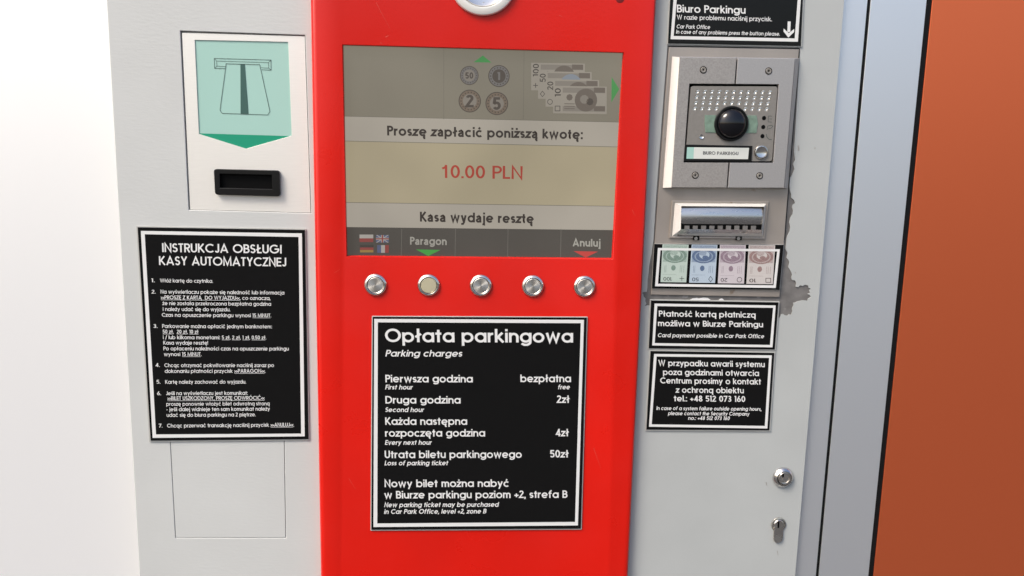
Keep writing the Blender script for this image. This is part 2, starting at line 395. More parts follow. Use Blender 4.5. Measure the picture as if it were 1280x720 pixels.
ACC = {'ą': ('a', 'og'), 'ę': ('e', 'og'), 'ć': ('c', 'ac'), 'ń': ('n', 'ac'), 'ó': ('o', 'ac'), 'ś': ('s', 'ac'), 'ź': ('z', 'ac'),
       'ż': ('z', 'dot'), 'Ą': ('A', 'og'), 'Ę': ('E', 'og'), 'Ć': ('C', 'ac'), 'Ó': ('O', 'ac'), 'Ś': ('S', 'ac'), 'Ż': ('Z', 'dot'),
       'ł': ('l', 'sl'), 'Ł': ('L', 'sl')}
GC = {}
def glyph(ch, w):
    """(strokes, ink width); a stroke is (points, closed); cap height is 1"""
    if (ch, w) in GC:
        return GC[ch, w]
    h = w/2
    X, D = XH, DESC
    ro = (X+0.03)/2-h
    cy = X/2
    ow = 2*ro+w
    xr = ow-h
    ring = (arc(h+ro, cy, ro, ro, 0, 360, 26)[:-1], True)
    S = lambda *p: (list(p), False)
    P = lambda p: (p, False)
    if ch == '@ą' or ch in ACC:
        b, a = ('@a', 'og') if ch == '@ą' else ACC[ch]
        st, W = glyph(b, w)
        st = list(st)
        top = X if b.islower() else 1.0
        if a == 'og':
            x = W*0.72 if b in 'eE' else W-h
            st.append(P([(x, h*0.6), (x-0.07, -0.11), (x-0.02, -0.2), (x+0.08, -0.2)]))
        elif a == 'ac':
            st.append(S((W/2-0.03, top+0.10), (W/2+0.10, top+0.28)))
        elif a == 'dot':
            st.append(S((W/2, top+0.10), (W/2, top+0.10+w)))
        elif b == 'l':
            st = [([(x+0.10, y) for x, y in p], c) for p, c in st]
            W = W+0.20
            st.append(S((0.0, 0.38), (W, 0.62)))
        else:
            st = [([(x+0.08, y) for x, y in p], c) for p, c in st]
            W = W+0.08
            st.append(S((0.0, 0.36), (0.42, 0.62)))
        GC[ch, w] = (st, W)
        return GC[ch, w]
    R = 0.5-h
    def arch(x, r, hh=X):      # stem foot at x+2r
        return P(arc(x+r, hh-h-r, r, r, 180, 0, 10)+[(x+2*r, 0)])
    if ch == '@a':                              # the two-storey a of the screen's lettering
        GC[ch, w] = ([P(arc(0.29, X-h-0.19, 0.22-h*.3, 0.19, 160, 60, 8)+arc(0.56-h-.15, X-h-0.17, 0.15, 0.17, 60, 0, 6)+[(0.56-h, 0.12), (0.60-h, 0)]),
                      P([(0.56-h, 0.41), (0.30, 0.385)]+arc(0.24, 0.21, 0.24-h, 0.21-h+.02, 95, 290, 12)+[(0.42, 0.11), (0.56-h, 0.26)])], 0.60)
        return GC[ch, w]
    if ch == '@y':
        GC[ch, w] = ([S((h, X), (0.30, 0.06)), P([(0.60-h, X), (0.32, -0.02), (0.24, -0.16), (0.05, -0.19)])], 0.60)
        return GC[ch, w]
    if ch == '@1':
        GC[ch, w] = ([S((0.34-h, 0), (0.34-h, 1)), P([(0.34-h, 0.93), (0.2, 0.80), (0.03, 0.72)])], 0.46)
        return GC[ch, w]
    if ch == '@t':
        GC[ch, w] = ([P([(0.17, 0.94), (0.17, 0.2)]+arc(0.17+.12, h+.12, .12, .12, 180, 275, 5)), S((0, X-h), (0.34, X-h))], 0.36)
        return GC[ch, w]
    g = {
     'o': ([ring], ow), 'a': ([ring, S((xr, 0), (xr, X))], ow), 'd': ([ring, S((xr, 0), (xr, 1))], ow),
     'q': ([ring, S((xr, D), (xr, X))], ow), 'b': ([ring, S((h, 0), (h, 1))], ow), 'p': ([ring, S((h, D), (h, X))], ow),
     'g': ([ring, P([(xr, X), (xr, D+h+ro*0.75)]+arc(h+ro, D+h+ro*0.75, ro, ro*0.75, 0, -150, 12)[1:])], ow),
     'c': ([P(arc(h+ro, cy, ro, ro, 48, 312, 20))], ow*0.90),
     'e': ([P([(h, cy-0.01), (xr, cy-0.01)]), P(arc(h+ro, cy, ro, ro, -2, 318, 22))], ow),
     'n': ([S((h, 0), (h, X)), arch(h, (0.62-w)/2)], 0.62), 'h': ([S((h, 0), (h, 1)), arch(h, (0.62-w)/2)], 0.62),
     'm': ([S((h, 0), (h, X)), arch(h, (0.54-w)/2), arch(0.54-h, (0.54-w)/2)], 1.08-w),
     'u': ([S((0.62-h, 0), (0.62-h, X)), P([(h, X)]+arc(0.31, h+0.31-h, 0.31-h, 0.31-h, 180, 360, 10))], 0.62),
     'r': ([S((h, 0), (h, X)), P(arc(h+0.24, X-h-0.24, 0.24, 0.24, 180, 82, 7))], 0.38),
     's': ([P(arc(0.235, X-h-(X-w)/4, 0.235-h, (X-w)/4, 25, 270, 12)+arc(0.235, h+(X-w)/4, 0.235-h, (X-w)/4, 90, -155, 12)[1:])], 0.47),
     't': ([S((0.19, 0), (0.19, 0.92)), S((0, X-h), (0.38, X-h))], 0.38),
     'f': ([P([(0.17, 0)]+arc(0.17+0.20, 1.03-h-0.20, 0.20, 0.20, 180, 78, 7)), S((0, X-h), (0.38, X-h))], 0.42),
     'i': ([S((h, 0), (h, X)), S((h, 0.83), (h, 0.83+w))], w), 'l': ([S((h, 0), (h, 1))], w),
     'j': ([S((h+.05, X), (h+.05, D+.06), (-.02, D+h)), S((h+.05, 0.83), (h+.05, 0.83+w))], w+.05),
     'k': ([S((h, 0), (h, 1)), S((h, 0.27), (0.48, X)), S((0.20, 0.40), (0.54, 0))], 0.58),
     'v': ([S((h, X), (0.32, 0.03), (0.64-h, X))], 0.64), 'y': ([S((h, X), (0.32, 0.06)), S((0.64-h, X), (0.18, D))], 0.64),
     'w': ([S((h, X), (0.27, 0.05), (0.475, X-.05), (0.68, 0.05), (0.95-h, X))], 0.95),
     'x': ([S((h, X), (0.54, 0)), S((0.54, X), (h, 0))], 0.6), 'z': ([S((0, X-h), (0.46, X-h), (0.04, h), (0.50, h))], 0.50),
     'A': ([S((h, 0), (0.42, 0.94), (0.84-h, 0)), S((0.2, 0.28), (0.64, 0.28))], 0.84),
     'B': ([S((h, 0), (h, 1)), P([(h, 1-h), (0.30, 1-h)]+arc(0.30, 0.755-h/2, 0.23-h/2, 0.245-h/2, 90, -90, 10)+[(h, 0.51)]), P([(0.32, 0.51)]+arc(0.32, 0.255+h/2, 0.26-h/2, 0.255-h/2, 90, -90, 10)+[(h, h)])], 0.60),
     'C': ([P(arc(0.5, 0.5, R, R, 45, 315, 24))], 0.88), 'D': ([S((h, 0), (h, 1)), P([(h, 1-h), (0.3, 1-h)]+arc(0.3, 0.5, 0.5-h, R, 90, -90, 14)+[(h, h)])], 0.80),
     'E': ([S((h, 0), (h, 1)), S((h, 1-h), (0.52, 1-h)), S((h, 0.5), (0.50, 0.5)), S((h, h), (0.52, h))], 0.52),
     'F': ([S((h, 0), (h, 1)), S((h, 1-h), (0.50, 1-h)), S((h, 0.5), (0.46, 0.5))], 0.50),
     'G': ([P(arc(0.5, 0.5, R, R, 45, 360, 26)), S((0.52, 0.5), (1-h*.2, 0.5))], 1.0),
     'H': ([S((h, 0), (h, 1)), S((0.68-h, 0), (0.68-h, 1)), S((h, 0.5), (0.68-h, 0.5))], 0.68),
     'I': ([S((h, 0), (h, 1))], w), 'J': ([P([(0.44-h, 1), (0.44-h, 0.24)]+arc(0.22, 0.24, 0.22-h, 0.24-h, 0, -170, 10)[1:])], 0.44),
     'K': ([S((h, 0), (h, 1)), S((h, 0.36), (0.56, 1)), S((0.22, 0.52), (0.62, 0))], 0.66),
     'L': ([S((h, 0), (h, 1)), S((h, h), (0.46, h))], 0.46),
     'M': ([S((h, 0), (h+0.02, 0.97), (0.44, 0.1), (0.86-h, 0.97), (0.88-h, 0))], 0.88),
     'N': ([S((h, 0), (h, 0.97), (0.70-h, 0.03), (0.70-h, 1))], 0.70), 'O': ([(arc(0.5, 0.5, R, R, 0, 360, 30)[:-1], True)], 1.0),
     'P': ([S((h, 0), (h, 1)), P([(h, 1-h), (0.3, 1-h)]+arc(0.30, 0.70, 0.26-h/2, 0.30-h, 90, -90, 12)+[(h, 0.40+h)])], 0.56),
     'R': ([S((h, 0), (h, 1)), P([(h, 1-h), (0.3, 1-h)]+arc(0.30, 0.70, 0.26-h/2, 0.30-h, 90, -90, 12)+[(h, 0.40+h)]), S((0.30, 0.44), (0.52, 0))], 0.58),
     'S': ([P(arc(0.27, 1-h-(1-w)/4, 0.26-h, (1-w)/4, 25, 270, 14)+arc(0.27, h+(1-w)/4, 0.27-h, (1-w)/4, 90, -155, 14)[1:])], 0.54),
     'T': ([S((0.25, 0), (0.25, 1)), S((0, 1-h), (0.50, 1-h))], 0.50),
     'U': ([P([(h, 1), (h, 0.32)]+arc(0.32, 0.32, 0.32-h, 0.32-h, 180, 360, 12)[1:]+[(0.64-h, 1)])], 0.64),
     'W': ([S((h, 1), (0.32, 0.05), (0.56, 0.94), (0.80, 0.05), (1.12-h, 1))], 1.12),
     'Y': ([S((h, 1), (0.34, 0.45)), S((0.68-h, 1), (0.34, 0.45), (0.34, 0))], 0.68),
     'Z': ([S((0, 1-h), (0.52, 1-h), (0.05, h), (0.58, h))], 0.58),
     '0': ([(arc(0.29, 0.5, 0.29-h, R, 0, 360, 24)[:-1], True)], 0.58), '1': ([S((0.26-h, 0), (0.26-h, 1)), S((0, 0.9), (0.26-h, 0.92))], 0.28),
     '2': ([P(arc(0.27, 0.72, 0.27-h, 0.28-h, 165, -25, 12)+[(0.06, h), (0.56, h)])], 0.56),
     '3': ([P(arc(0.26, 0.745, 0.24-h, 0.255-h, 150, -90, 12)+arc(0.26, 0.28, 0.27-h, 0.28-h, 90, -150, 12))], 0.53),
     '4': ([S((0.60, 0.27), (0.09, 0.27), (0.42, 0.95)), S((0.42, 0), (0.42, 1))], 0.60),
     '5': ([P([(0.50, 1-h), (0.14, 1-h), (0.10, 0.55)]+arc(0.26, 0.33, 0.29-h, 0.33-h, 125, -150, 14))], 0.55),
     '6': ([(arc(0.29, 0.31, 0.29-h, 0.31-h, 0, 360, 22)[:-1], True), S((h+.02, 0.42), (0.38, 1))], 0.58),
     '7': ([S((0, 1-h), (0.48, 1-h), (0.16, 0))], 0.54), '8': ([(arc(0.28, 0.745, 0.23-h, 0.255-h, 0, 360, 18)[:-1], True), (arc(0.28, 0.27, 0.28-h, 0.27-h, 0, 360, 18)[:-1], True)], 0.56),
     '9': ([(arc(0.29, 0.69, 0.29-h, 0.31-h, 0, 360, 22)[:-1], True), S((0.56-h, 0.58), (0.20, 0))], 0.58),
     '.': ([S((h, 0), (h, w))], w), ',': ([S((h, w), (h*.6, -0.14))], w), ':': ([S((h, 0), (h, w)), S((h, X-w), (h, X))], w),
     '+': ([S((0, 0.36), (0.5, 0.36)), S((0.25, 0.11), (0.25, 0.61))], 0.5), '-': ([S((0, 0.36), (0.28, 0.36))], 0.28),
     '/': ([S((0, -0.1), (0.36, 1.05))], 0.36), '!': ([S((h, 0.3), (h, 1)), S((h, 0), (h, w))], w),
     '>': ([S((0, 0.6), (0.36, 0.34), (0, 0.08))], 0.38), '<': ([S((0.38, 0.6), (0.02, 0.34), (0.38, 0.08))], 0.38),
    }
    GC[ch, w] = g[ch]
    return g[ch]

def stroke_quads(pts, closed, h):
    pts = [p for i, p in enumerate(pts) if i == 0 or math.dist(p, pts[i-1]) > 1e-7]
    n = len(pts)
    L, Rr = [], []
    for i in range(n):
        p = Vector(pts[i])
        a = Vector(pts[i-1]) if (i > 0 or closed) else None
        b = Vector(pts[(i+1) % n]) if (i < n-1 or closed) else None
        d1 = (p-a).normalized() if a is not None and (p-a).length > 1e-9 else None
        d2 = (b-p).normalized() if b is not None and (b-p).length > 1e-9 else None
        if d1 is None: d1 = d2
        if d2 is None: d2 = d1
        m = (d1+d2)
        m = m.normalized() if m.length > 1e-6 else d1
        nrm = Vector((-m.y, m.x))
        c = max(0.42, nrm.dot(Vector((-d1.y, d1.x))))
        L.append(p+nrm*h/c); Rr.append(p-nrm*h/c)
    rng = range(n) if closed else range(n-1)
    return [(L[i], Rr[i], Rr[(i+1) % n], L[(i+1) % n]) for i in rng]

def sign_text(mb, s, x0, y0, x1, y1, cap, d, w=0.165, slant=0.0, m=0, gap=0.08, lean=0.0, screen=False):
    """write s so that it runs from photo pixel (x0,y0) to (x1,y1) on its baseline with capitals cap pixels tall; _ toggles underlining"""
    shapes, lines, x, ul = [], [], 0.0, None
    last = 0
    for ch in s:
        if ch == '_':
            if ul is None: ul = x
            else:
                lines.append((ul, last)); ul = None
            continue
        if ch == ' ':
            x += 0.38; continue
        st, W = glyph('@'+ch if screen and ch in 'aąy1t' else ch, w)
        for k, (pts, cl) in enumerate(st):
            for q in stroke_quads(pts, cl, w/2):
                shapes.append((k, [(x+p.x, p.y) for p in q]))
        x += W
        last = x
        x += gap
    total = last
    if ul is not None: lines.append((ul, last))
    for a, b in lines:
        shapes.append((0, [(a, -0.13), (b, -0.13), (b, -0.21), (a, -0.21)]))
    A, B = at(x0, y0, d), at(x1, y1, d)
    U = (B-A)/total
    V = at((x0+x1)/2+lean*cap, (y0+y1)/2-cap, d)-at((x0+x1)/2, (y0+y1)/2, d)
    for k, q in shapes:
        off = Vector((0, -0.00002*k, 0))
        mb.face([A+U*(px_+slant*py_)+V*py_+off for px_, py_ in q], m)

def screen_text(s, x0, y0, x1, y1, cap, d, name, m, parent, w=0.19):
    b = MB()
    sign_text(b, s, x0, y0, x1, y1, cap, d, w, screen=True, gap=0.09)
    return b.build(name, m, parent)

# ------------------------------------------------------------------ the ground and the walls
mb = MB()
mb.face([(-40, -60, 0), (40, -60, 0), (40, 6, 0), (-40, 6, 0)])
o = mb.build('pavement', M['pavement'], fixn=False)
o['kind'] = 'structure'
X0, X1 = -0.3634, 0.4320                      # cabinet width
TOP, BASE = 1.85, 0.0

mb = MB(); mb.box((-3.2, 0.035, 0), (X0-0.004, 0.14, 2.6))
o = mb.build('wall', M['white_wall'], weld=True)
o['label'], o['category'] = 'smooth white painted wall at the left side of the grey machine', 'wall'

def panel(name, x0, x1, m, label, cat, d=-0.006, seal=None):
    pts = [Vector((x0, 0, 0.02)), Vector((x1, 0, 0.02)), Vector((x1, 0, 2.6)), Vector((x0, 0, 2.6))]
    t = thing(name, label, cat, ((x0+x1)/2, 0.06, 0.0), 'metal wall panels right of the machine')
    plate('panel_face', [pts], d-0.06, d, m, t, bevel=0.0004)
    if seal:
        b = MB(); b.box((seal[0], -d+0.0012, 0.02), (seal[1], 0.10, 2.6))
        b.build('joint_seal', M['rubber'], t, weld=True)
    return t
g1 = [(at(1086.7, 0, -.006).x+at(1021.4, 720, -.006).x)/2 + k for k in (-0.0018, 0.0021)]
ga = (at(1159, 0, -.006).x+at(1085, 720, -.006).x)/2
gb = (at(1164.5, 0, -.006).x+at(1093, 720, -.006).x)/2
panel('cladding_panel', X1+0.001, g1[0], M['alu'], 'narrow blue-grey metal strip beside the right edge of the machine', 'cladding panel', seal=(g1[0]+0.0001, g1[1]-0.0001))
panel('cladding_panel', g1[1], ga, M['alu'], 'wide blue-grey metal strip next to the orange panel', 'cladding panel', seal=(ga+0.0001, gb-0.0001))
panel('cladding_panel', gb, gb+1.2, M['orange'], 'big plain orange wall panel at the far right', 'cladding panel')

# ------------------------------------------------------------------ the payment machine
mach = thing('payment_machine', 'parking payment machine with grey cabinet, red middle door, screen and five round buttons', 'payment machine', (0.035, 0.0, 0.0))
mb = MB(); mb.box((X0+0.002, 0.0045, BASE), (X1-0.002, 0.42, TOP-0.002))
mb.build('cabinet_body', M['grey'], mach, weld=True)

RD = 0.013                                    # how far the red door stands out
redL = (at(390.8, 0, 0).x+at(401.5, 720, 0).x)/2
redR = (at(817.5, 0, 0).x+at(783.5, 720, 0).x)/2

# left painted front with the cut-out of the ticket reader
rd_quad = [(225.3, 38.6), (381.4, 44.0), (388.9, 266.5), (236.0, 262.3)]
lp = [Vector((X0, 0, BASE+.03)), Vector((redL+0.004, 0, BASE+.03)), Vector((redL+0.004, 0, TOP)), Vector((X0, 0, TOP))]
flap = [(212.4, 545), (355.4, 545), (357.4, 672.6), (219.3, 672.4)]
plate('front_panel', [lp, px(rd_quad), px(flap)], -0.0042, 0.0, M['grey'], mach, bevel=0.0008)
# blank access flap below the instruction sign
def shrink(q, k):
    cx, cy = sum(p[0] for p in q)/4, sum(p[1] for p in q)/4
    return [(x+(k if x < cx else -k), y+(k if y < cy else -k)) for x, y in q]
plate('access_flap', [px(shrink(flap, 0.55))], -0.0040, -0.0001, M['grey'], mach, bevel=0.0004)

# right painted front; flaked paint leaves a ragged hole over bare zinc
hole = [(834.3, 57), (1000.2, 60), (996, 130), (992.6, 190), (993.9, 200), (991.2, 205), (993.2, 211), (990, 219), (987, 223), (986.8, 232),
        (987.9, 240), (989, 243), (988.8, 247), (992.5, 250), (993.8, 254), (991, 256), (990, 259), (991.4, 263), (990.7, 268), (988, 272), (986.6, 278),
        (988, 284), (987, 289), (984.2, 295), (983, 299), (982.8, 306), (981.8, 311), (984.5, 316), (984, 319), (983, 322), (985.6, 325), (986.8, 328),
        (985.4, 334), (988.5, 339), (990.2, 343.5), (989, 347), (990, 350), (994, 350.5), (995.3, 354), (994.6, 358.5), (998, 358.8), (1000, 356.6), (1003.4, 357.5),
        (1006.5, 355.8), (1010.4, 357), (1010.6, 359.6), (1013.8, 361.2), (1011.5, 363), (1012.8, 366), (1009.5, 367.5), (1012.5, 369), (1013.8, 371.5), (1010, 373.4), (1009.5, 376),
        (1003, 375.5), (996.5, 377), (994, 378.4), (991.4, 378.5), (992, 381.5), (990, 386), (990.6, 389), (989, 393.6), (986, 393), (984.4, 394.8), (981.2, 394.2), (978.8, 392.4), (976.5, 393),
        (974.5, 397), (968, 402), (830, 402), (818, 386), (811, 381.6), (807.6, 382.2), (805.8, 382.8), (808, 379.6), (806.6, 376.4), (806.9, 373.2), (804.6, 370.5), (804.2, 367.6),
        (802.3, 366.2), (804.8, 365.0), (808.4, 364.8), (809.2, 360), (809.5, 350), (810.8, 341), (811.9, 330), (814.6, 316), (816.8, 300), (820.6, 240), (828, 140)]
rp = [Vector((redR-0.004, 0, BASE+.03)), Vector((X1, 0, BASE+.03)), Vector((X1, 0, TOP)), Vector((redR-0.004, 0, TOP))]
plate('service_panel', [rp, px(hole)], -0.0009, 0.0, M['greyr'], mach)
plate('bare_metal', [[Vector((redR, 0, BASE+.05)), Vector((X1-.003, 0, BASE+.05)), Vector((X1-.003, 0, TOP-.02)), Vector((redR, 0, TOP-.02))]], -0.0040, -0.0012, M['zinc'], mach)
blob = [(861, 375.6), (866, 373.2), (871, 372.6), (874, 373.2), (879, 372.2), (885, 372.6), (888.5, 375), (886, 379), (862, 379)]
plate('paint_flake', [px(blob)], -0.0012, -0.0003, M['white_wall'], mach)
blob = [(898.5, 375.6), (900.5, 373.6), (903, 373.2), (906, 375.8), (904, 379), (899, 379)]
plate('paint_flake', [px(blob)], -0.0012, -0.0003, M['white_wall'], mach)
# steel plate carrying the intercom and the banknote slot
plate('steel_plate', [px([(836.2, 58.6), (998.6, 61.4), (974.2, 371.2), (813.4, 368.2)])], -0.0011, 0.0010, M['steel'], mach, bevel=0.0005)
mb = MB()
for a, b, wd in (((836.0, 58.4), (998.8, 61.2), 0.9), ((998.8, 61.2), (980.5, 300), 0.8)):
    dx, dy = (0, wd) if abs(b[0]-a[0]) > abs(b[1]-a[1]) else (wd, 0)
    mb.quad_px((a[0], a[1]), (a[0]+dx, a[1]-dy) if dx else (b[0], b[1]), (b[0]+dx, b[1]-dy) if dx else (b[0], b[1]-dy), (b[0], b[1]) if dx else (a[0], a[1]-dy), 0.0013)
mb.build('plate_gap', M['dark'], mach)
# two little scratches beside the locks, two nicks by the intercom
mb = MB()
for p in ([(957.2, 602.8), (958.2, 602.6), (958.9, 607.0), (957.9, 606.6)], [(971.2, 688.6), (971.9, 688.4), (973.0, 694), (972.3, 694.2)],
          [(997.2, 181.5), (998.8, 181.8), (999.4, 188), (997.5, 189)], [(1018, 184.6), (1019.4, 184), (1019.2, 186.2), (1018.2, 186.4)], [(993.4, 340.4), (994.8, 340.2), (994.7, 341.8), (993.5, 341.7)]):
    mb = MB(); mb.face(px(p, 0.0002))
    mb.build('scratch', M['cast'], mach)

# red door with rounded vertical edges and the window of the screen
disp = [(428.2, 56.0), (779.9, 65.7), (765.9, 323.6), (433.2, 320.5)]
rdp = [Vector((redL, 0, BASE+.06)), Vector((redR, 0, BASE+.06)), Vector((redR, 0, TOP-.01)), Vector((redL, 0, TOP-.01))]
me = plate_mesh([rdp, px(disp, RD)], -0.001, RD, 0.0)
bm = bmesh.new(); bm.from_mesh(me)
bmesh.ops.remove_doubles(bm, verts=bm.verts, dist=1e-6)
es = [e for e in bm.edges if all(abs(v.co.y+RD) < 1e-5 for v in e.verts) and (all(abs(v.co.x-redL) < 1e-4 for v in e.verts) or all(abs(v.co.x-redR) < 1e-4 for v in e.verts) or all(abs(v.co.z-(TOP-.01)) < 1e-4 for v in e.verts) or all(abs(v.co.z-(BASE+.06)) < 1e-4 for v in e.verts))]
bmesh.ops.bevel(bm, geom=es, offset=0.0065, segments=6, profile=0.5, affect='EDGES')
es = [e for e in bm.edges if all(abs(v.co.y+RD) < 1e-5 and redL+.012 < v.co.x < redR-.012 for v in e.verts) and len(e.link_faces) == 2 and e.calc_face_angle(0) > 1.0]
bmesh.ops.bevel(bm, geom=es, offset=0.0007, segments=2, profile=0.5, affect='EDGES')
for f in bm.faces: f.smooth = True
for e in bm.edges:
    if len(e.link_faces) == 2 and e.calc_face_angle(0) > math.radians(40): e.smooth = False
bm.to_mesh(me); bm.free()
door = obj_from('red_door', me, M['red'], mach)

for a, b, wd in (((470, 3), (487.5, 36), .30), ((482, 46.4), (486, 44.4), .8), ((476, 52.8), (476.6, 55), .6), ((699, 19), (703, 21), .5), ((790, 262), (794, 270), .35), ((418, 341), (425, 336.5), .3), ((742, 560), (751, 585), .3), ((436, 598), (444, 611), .3)):
    mb = MB()
    n_ = Vector((b[1]-a[1], a[0]-b[0])).normalized()*wd/2
    mb.face(px([(a[0]-n_.x, a[1]-n_.y), (a[0]+n_.x, a[1]+n_.y), (b[0]+n_.x*.3, b[1]+n_.y*.3), (b[0]-n_.x*.3, b[1]-n_.y*.3)], RD+.0001))
    mb.build('scratch', M['hairline'], door)

# ------------------------------------------------------------------ screen
SD = RD-0.008
dsp = MB()
def edge_y(y_l, y_r, x):                       # screen rows run slightly downhill in the photo
    return y_l+(y_r-y_l)*(x-430)/(770-430)
S = {k: scr(k, c) for k, c in dict(grey=(128, 121, 106), pale=(168, 160, 147), cream=(168, 156, 128), bar=(76, 71, 64), line=(112, 106, 94), bline=(112, 108, 100),
     dtext=(46, 38, 30), red=(168, 58, 40), btext=(160, 156, 146), green=(66, 140, 72), bgreen=(60, 158, 62), bred=(190, 62, 54), note=(150, 142, 130), ndark=(104, 94, 84), nmid=(130, 122, 112),
     coin=(114, 99, 84), cdark=(76, 67, 59), csilver=(110, 106, 103), blue=(84, 92, 122), wht=(170, 164, 156), blk=(62, 56, 50), gold=(150, 122, 62), rd=(140, 62, 56), nblue=(128, 134, 142)).items()}
keys = list(S)
SM = [S[k] for k in keys]
ix = keys.index
rows = [(50, 60, 'grey'), (145.2, 152.6, 'pale'), (176.2, 183.6, 'cream'), (253.0, 257.8, 'pale'), (283.7, 287.8, 'bar'), (324, 328, None)]
for (a, b, k), (a2, b2, _) in zip(rows, rows[1:]):
    dsp.quad_px((424, a), (786, b+.1), (774 if a2 > 300 else 786, b2), (424, a2), SD, ix(k))
display = dsp.build('display', SM, mach)
e = MB()
SE = SD+0.0001
def hl(x0, x1, yl, yr, t, k):
    e.quad_px((x0, edge_y(yl, yr, x0)-t/2), (x1, edge_y(yl, yr, x1)-t/2), (x1, edge_y(yl, yr, x1)+t/2), (x0, edge_y(yl, yr, x0)+t/2), SE, ix(k))
for yl, yr, k in ((176.2, 183.6, 'line'), (253, 257.8, 'line'), (145.2, 152.6, 'line')):
    hl(430, 775, yl, yr, 0.7, k)
for x, lean in ((554.4, 0), (654.8, -1)):
    e.quad_px((x, 61), (x+.6, 61), (x+.6+lean, 149), (x+lean, 149), SE, ix('line'))
for x in (501.5, 568.7, 634.4, 700.6):
    e.quad_px((x+.4, 286), (x+1, 286), (x+.4, 321.4), (x-.2, 321.4), SE, ix('bline'))
e.tri_px((592, 77.8), (614.4, 78.2), (603.5, 69.4), SE, ix('green'))
e.tri_px((764.6, 96.3), (764.2, 128), (774, 111.4), SE, ix('green'))
e.tri_px((520, 311.8), (550.6, 312.4), (535.3, 320), SE, ix('bgreen'))
e.tri_px((717, 313.9), (747.5, 314.5), (732, 322), SE, ix('bred'))
e.build('screen_markings', SM, display)
# flags of the four languages
def flag(x0, y0, x1, y1, kind):
    f = MB()
    W, Hh = x1-x0, y1-y0
    if kind == 'pl':
        f.rect_px(x0, y0, x1, y0+Hh/2, SE, ix('wht')); f.rect_px(x0, y0+Hh/2, x1, y1, SE, ix('rd'))
    elif kind == 'de':
        for i, k in enumerate(('blk', 'rd', 'gold')):
            f.rect_px(x0, y0+Hh*i/3, x1, y0+Hh*(i+1)/3, SE, ix(k))
    elif kind == 'fr':
        for i, k in enumerate(('blue', 'wht', 'rd')):
            f.rect_px(x0+W*i/3, y0, x0+W*(i+1)/3, y1, SE, ix(k))
    else:
        f.rect_px(x0, y0, x1, y1, SE, ix('blue'))
        t = 1.1
        f.quad_px((x0, y0), (x0+t*1.6, y0), (x1, y1), (x1-t*1.6, y1), SE+.00003, ix('wht'))
        f.quad_px((x1-t*1.6, y0), (x1, y0), (x0+t*1.6, y1), (x0, y1), SE+.00005, ix('wht'))
        f.rect_px(x0+W/2-1.6, y0, x0+W/2+1.6, y1, SE+.00007, ix('wht')); f.rect_px(x0, y0+Hh/2-1.4, x1, y0+Hh/2+1.4, SE+.00009, ix('wht'))
        f.rect_px(x0+W/2-.8, y0, x0+W/2+.8, y1, SE+.00011, ix('rd')); f.rect_px(x0, y0+Hh/2-.7, x1, y0+Hh/2+.7, SE+.00013, ix('rd'))
    f.build('flag_icon', SM, display)
flag(449.4, 293.2, 466.6, 302.6, 'pl'); flag(470, 293.8, 486, 303.2, 'uk')
flag(450, 306.2, 466.8, 315.6, 'de'); flag(471.5, 306.4, 486, 316, 'fr')
# coins and banknotes shown on the screen
def coin(cx, cy, r, outer, inner, digit, dk, wd, cap):
    f = MB()
    f.disc_px(cx, cy, r, SE, ix(outer), n=32)
    f.disc_px(cx, cy, r, SE+.00004, ix('cdark'), n=32, r0=r*0.92)
    if inner: f.disc_px(cx, cy, r*0.62, SE+.00005, ix(inner), n=28)
    for i in range(18):
        a = 2*math.pi*i/18
        f.disc_px(cx+math.cos(a)*r*.78, cy+math.sin(a)*r*.78, r*.07, SE+.00006, ix('cdark'), n=5)
    sign_text(f, digit, cx-wd/2, cy+cap/2, cx+wd/2, cy+cap/2, cap, SE+.0001, w=0.2, m=ix(dk))
    f.build('coin_picture', SM, display)
coin(586.6, 94.4, 11.6, 'csilver', 'nmid', '50', 'cdark', 10, 8)
coin(623.7, 95.1, 13.4, 'csilver', 'cdark', '1', 'csilver', 3.6, 10)
coin(587.2, 126.3, 14, 'coin', 'nmid', '2', 'cdark', 10, 16)
coin(621, 129.4, 14.2, 'coin', 'nmid', '5', 'cdark', 10, 16)
def rot_text(f, s, x, y, cap, length, d, m, w=.14):
    """figures reading upwards, baseline on the right"""
    shapes, adv = [], 0
    for ch in s:
        st, W = glyph(ch, w)
        for k, (pts, cl) in enumerate(st):
            for q in stroke_quads(pts, cl, w/2): shapes.append([(adv+p.x, p.y) for p in q])
        adv += W+.1
    adv -= .1
    A = at(x, y, d)
    U, V = (at(x, y-length, d)-A)/adv, at(x-cap, y, d)-A
    for q in shapes: f.face([A+U*a+V*b for a, b in q], m)
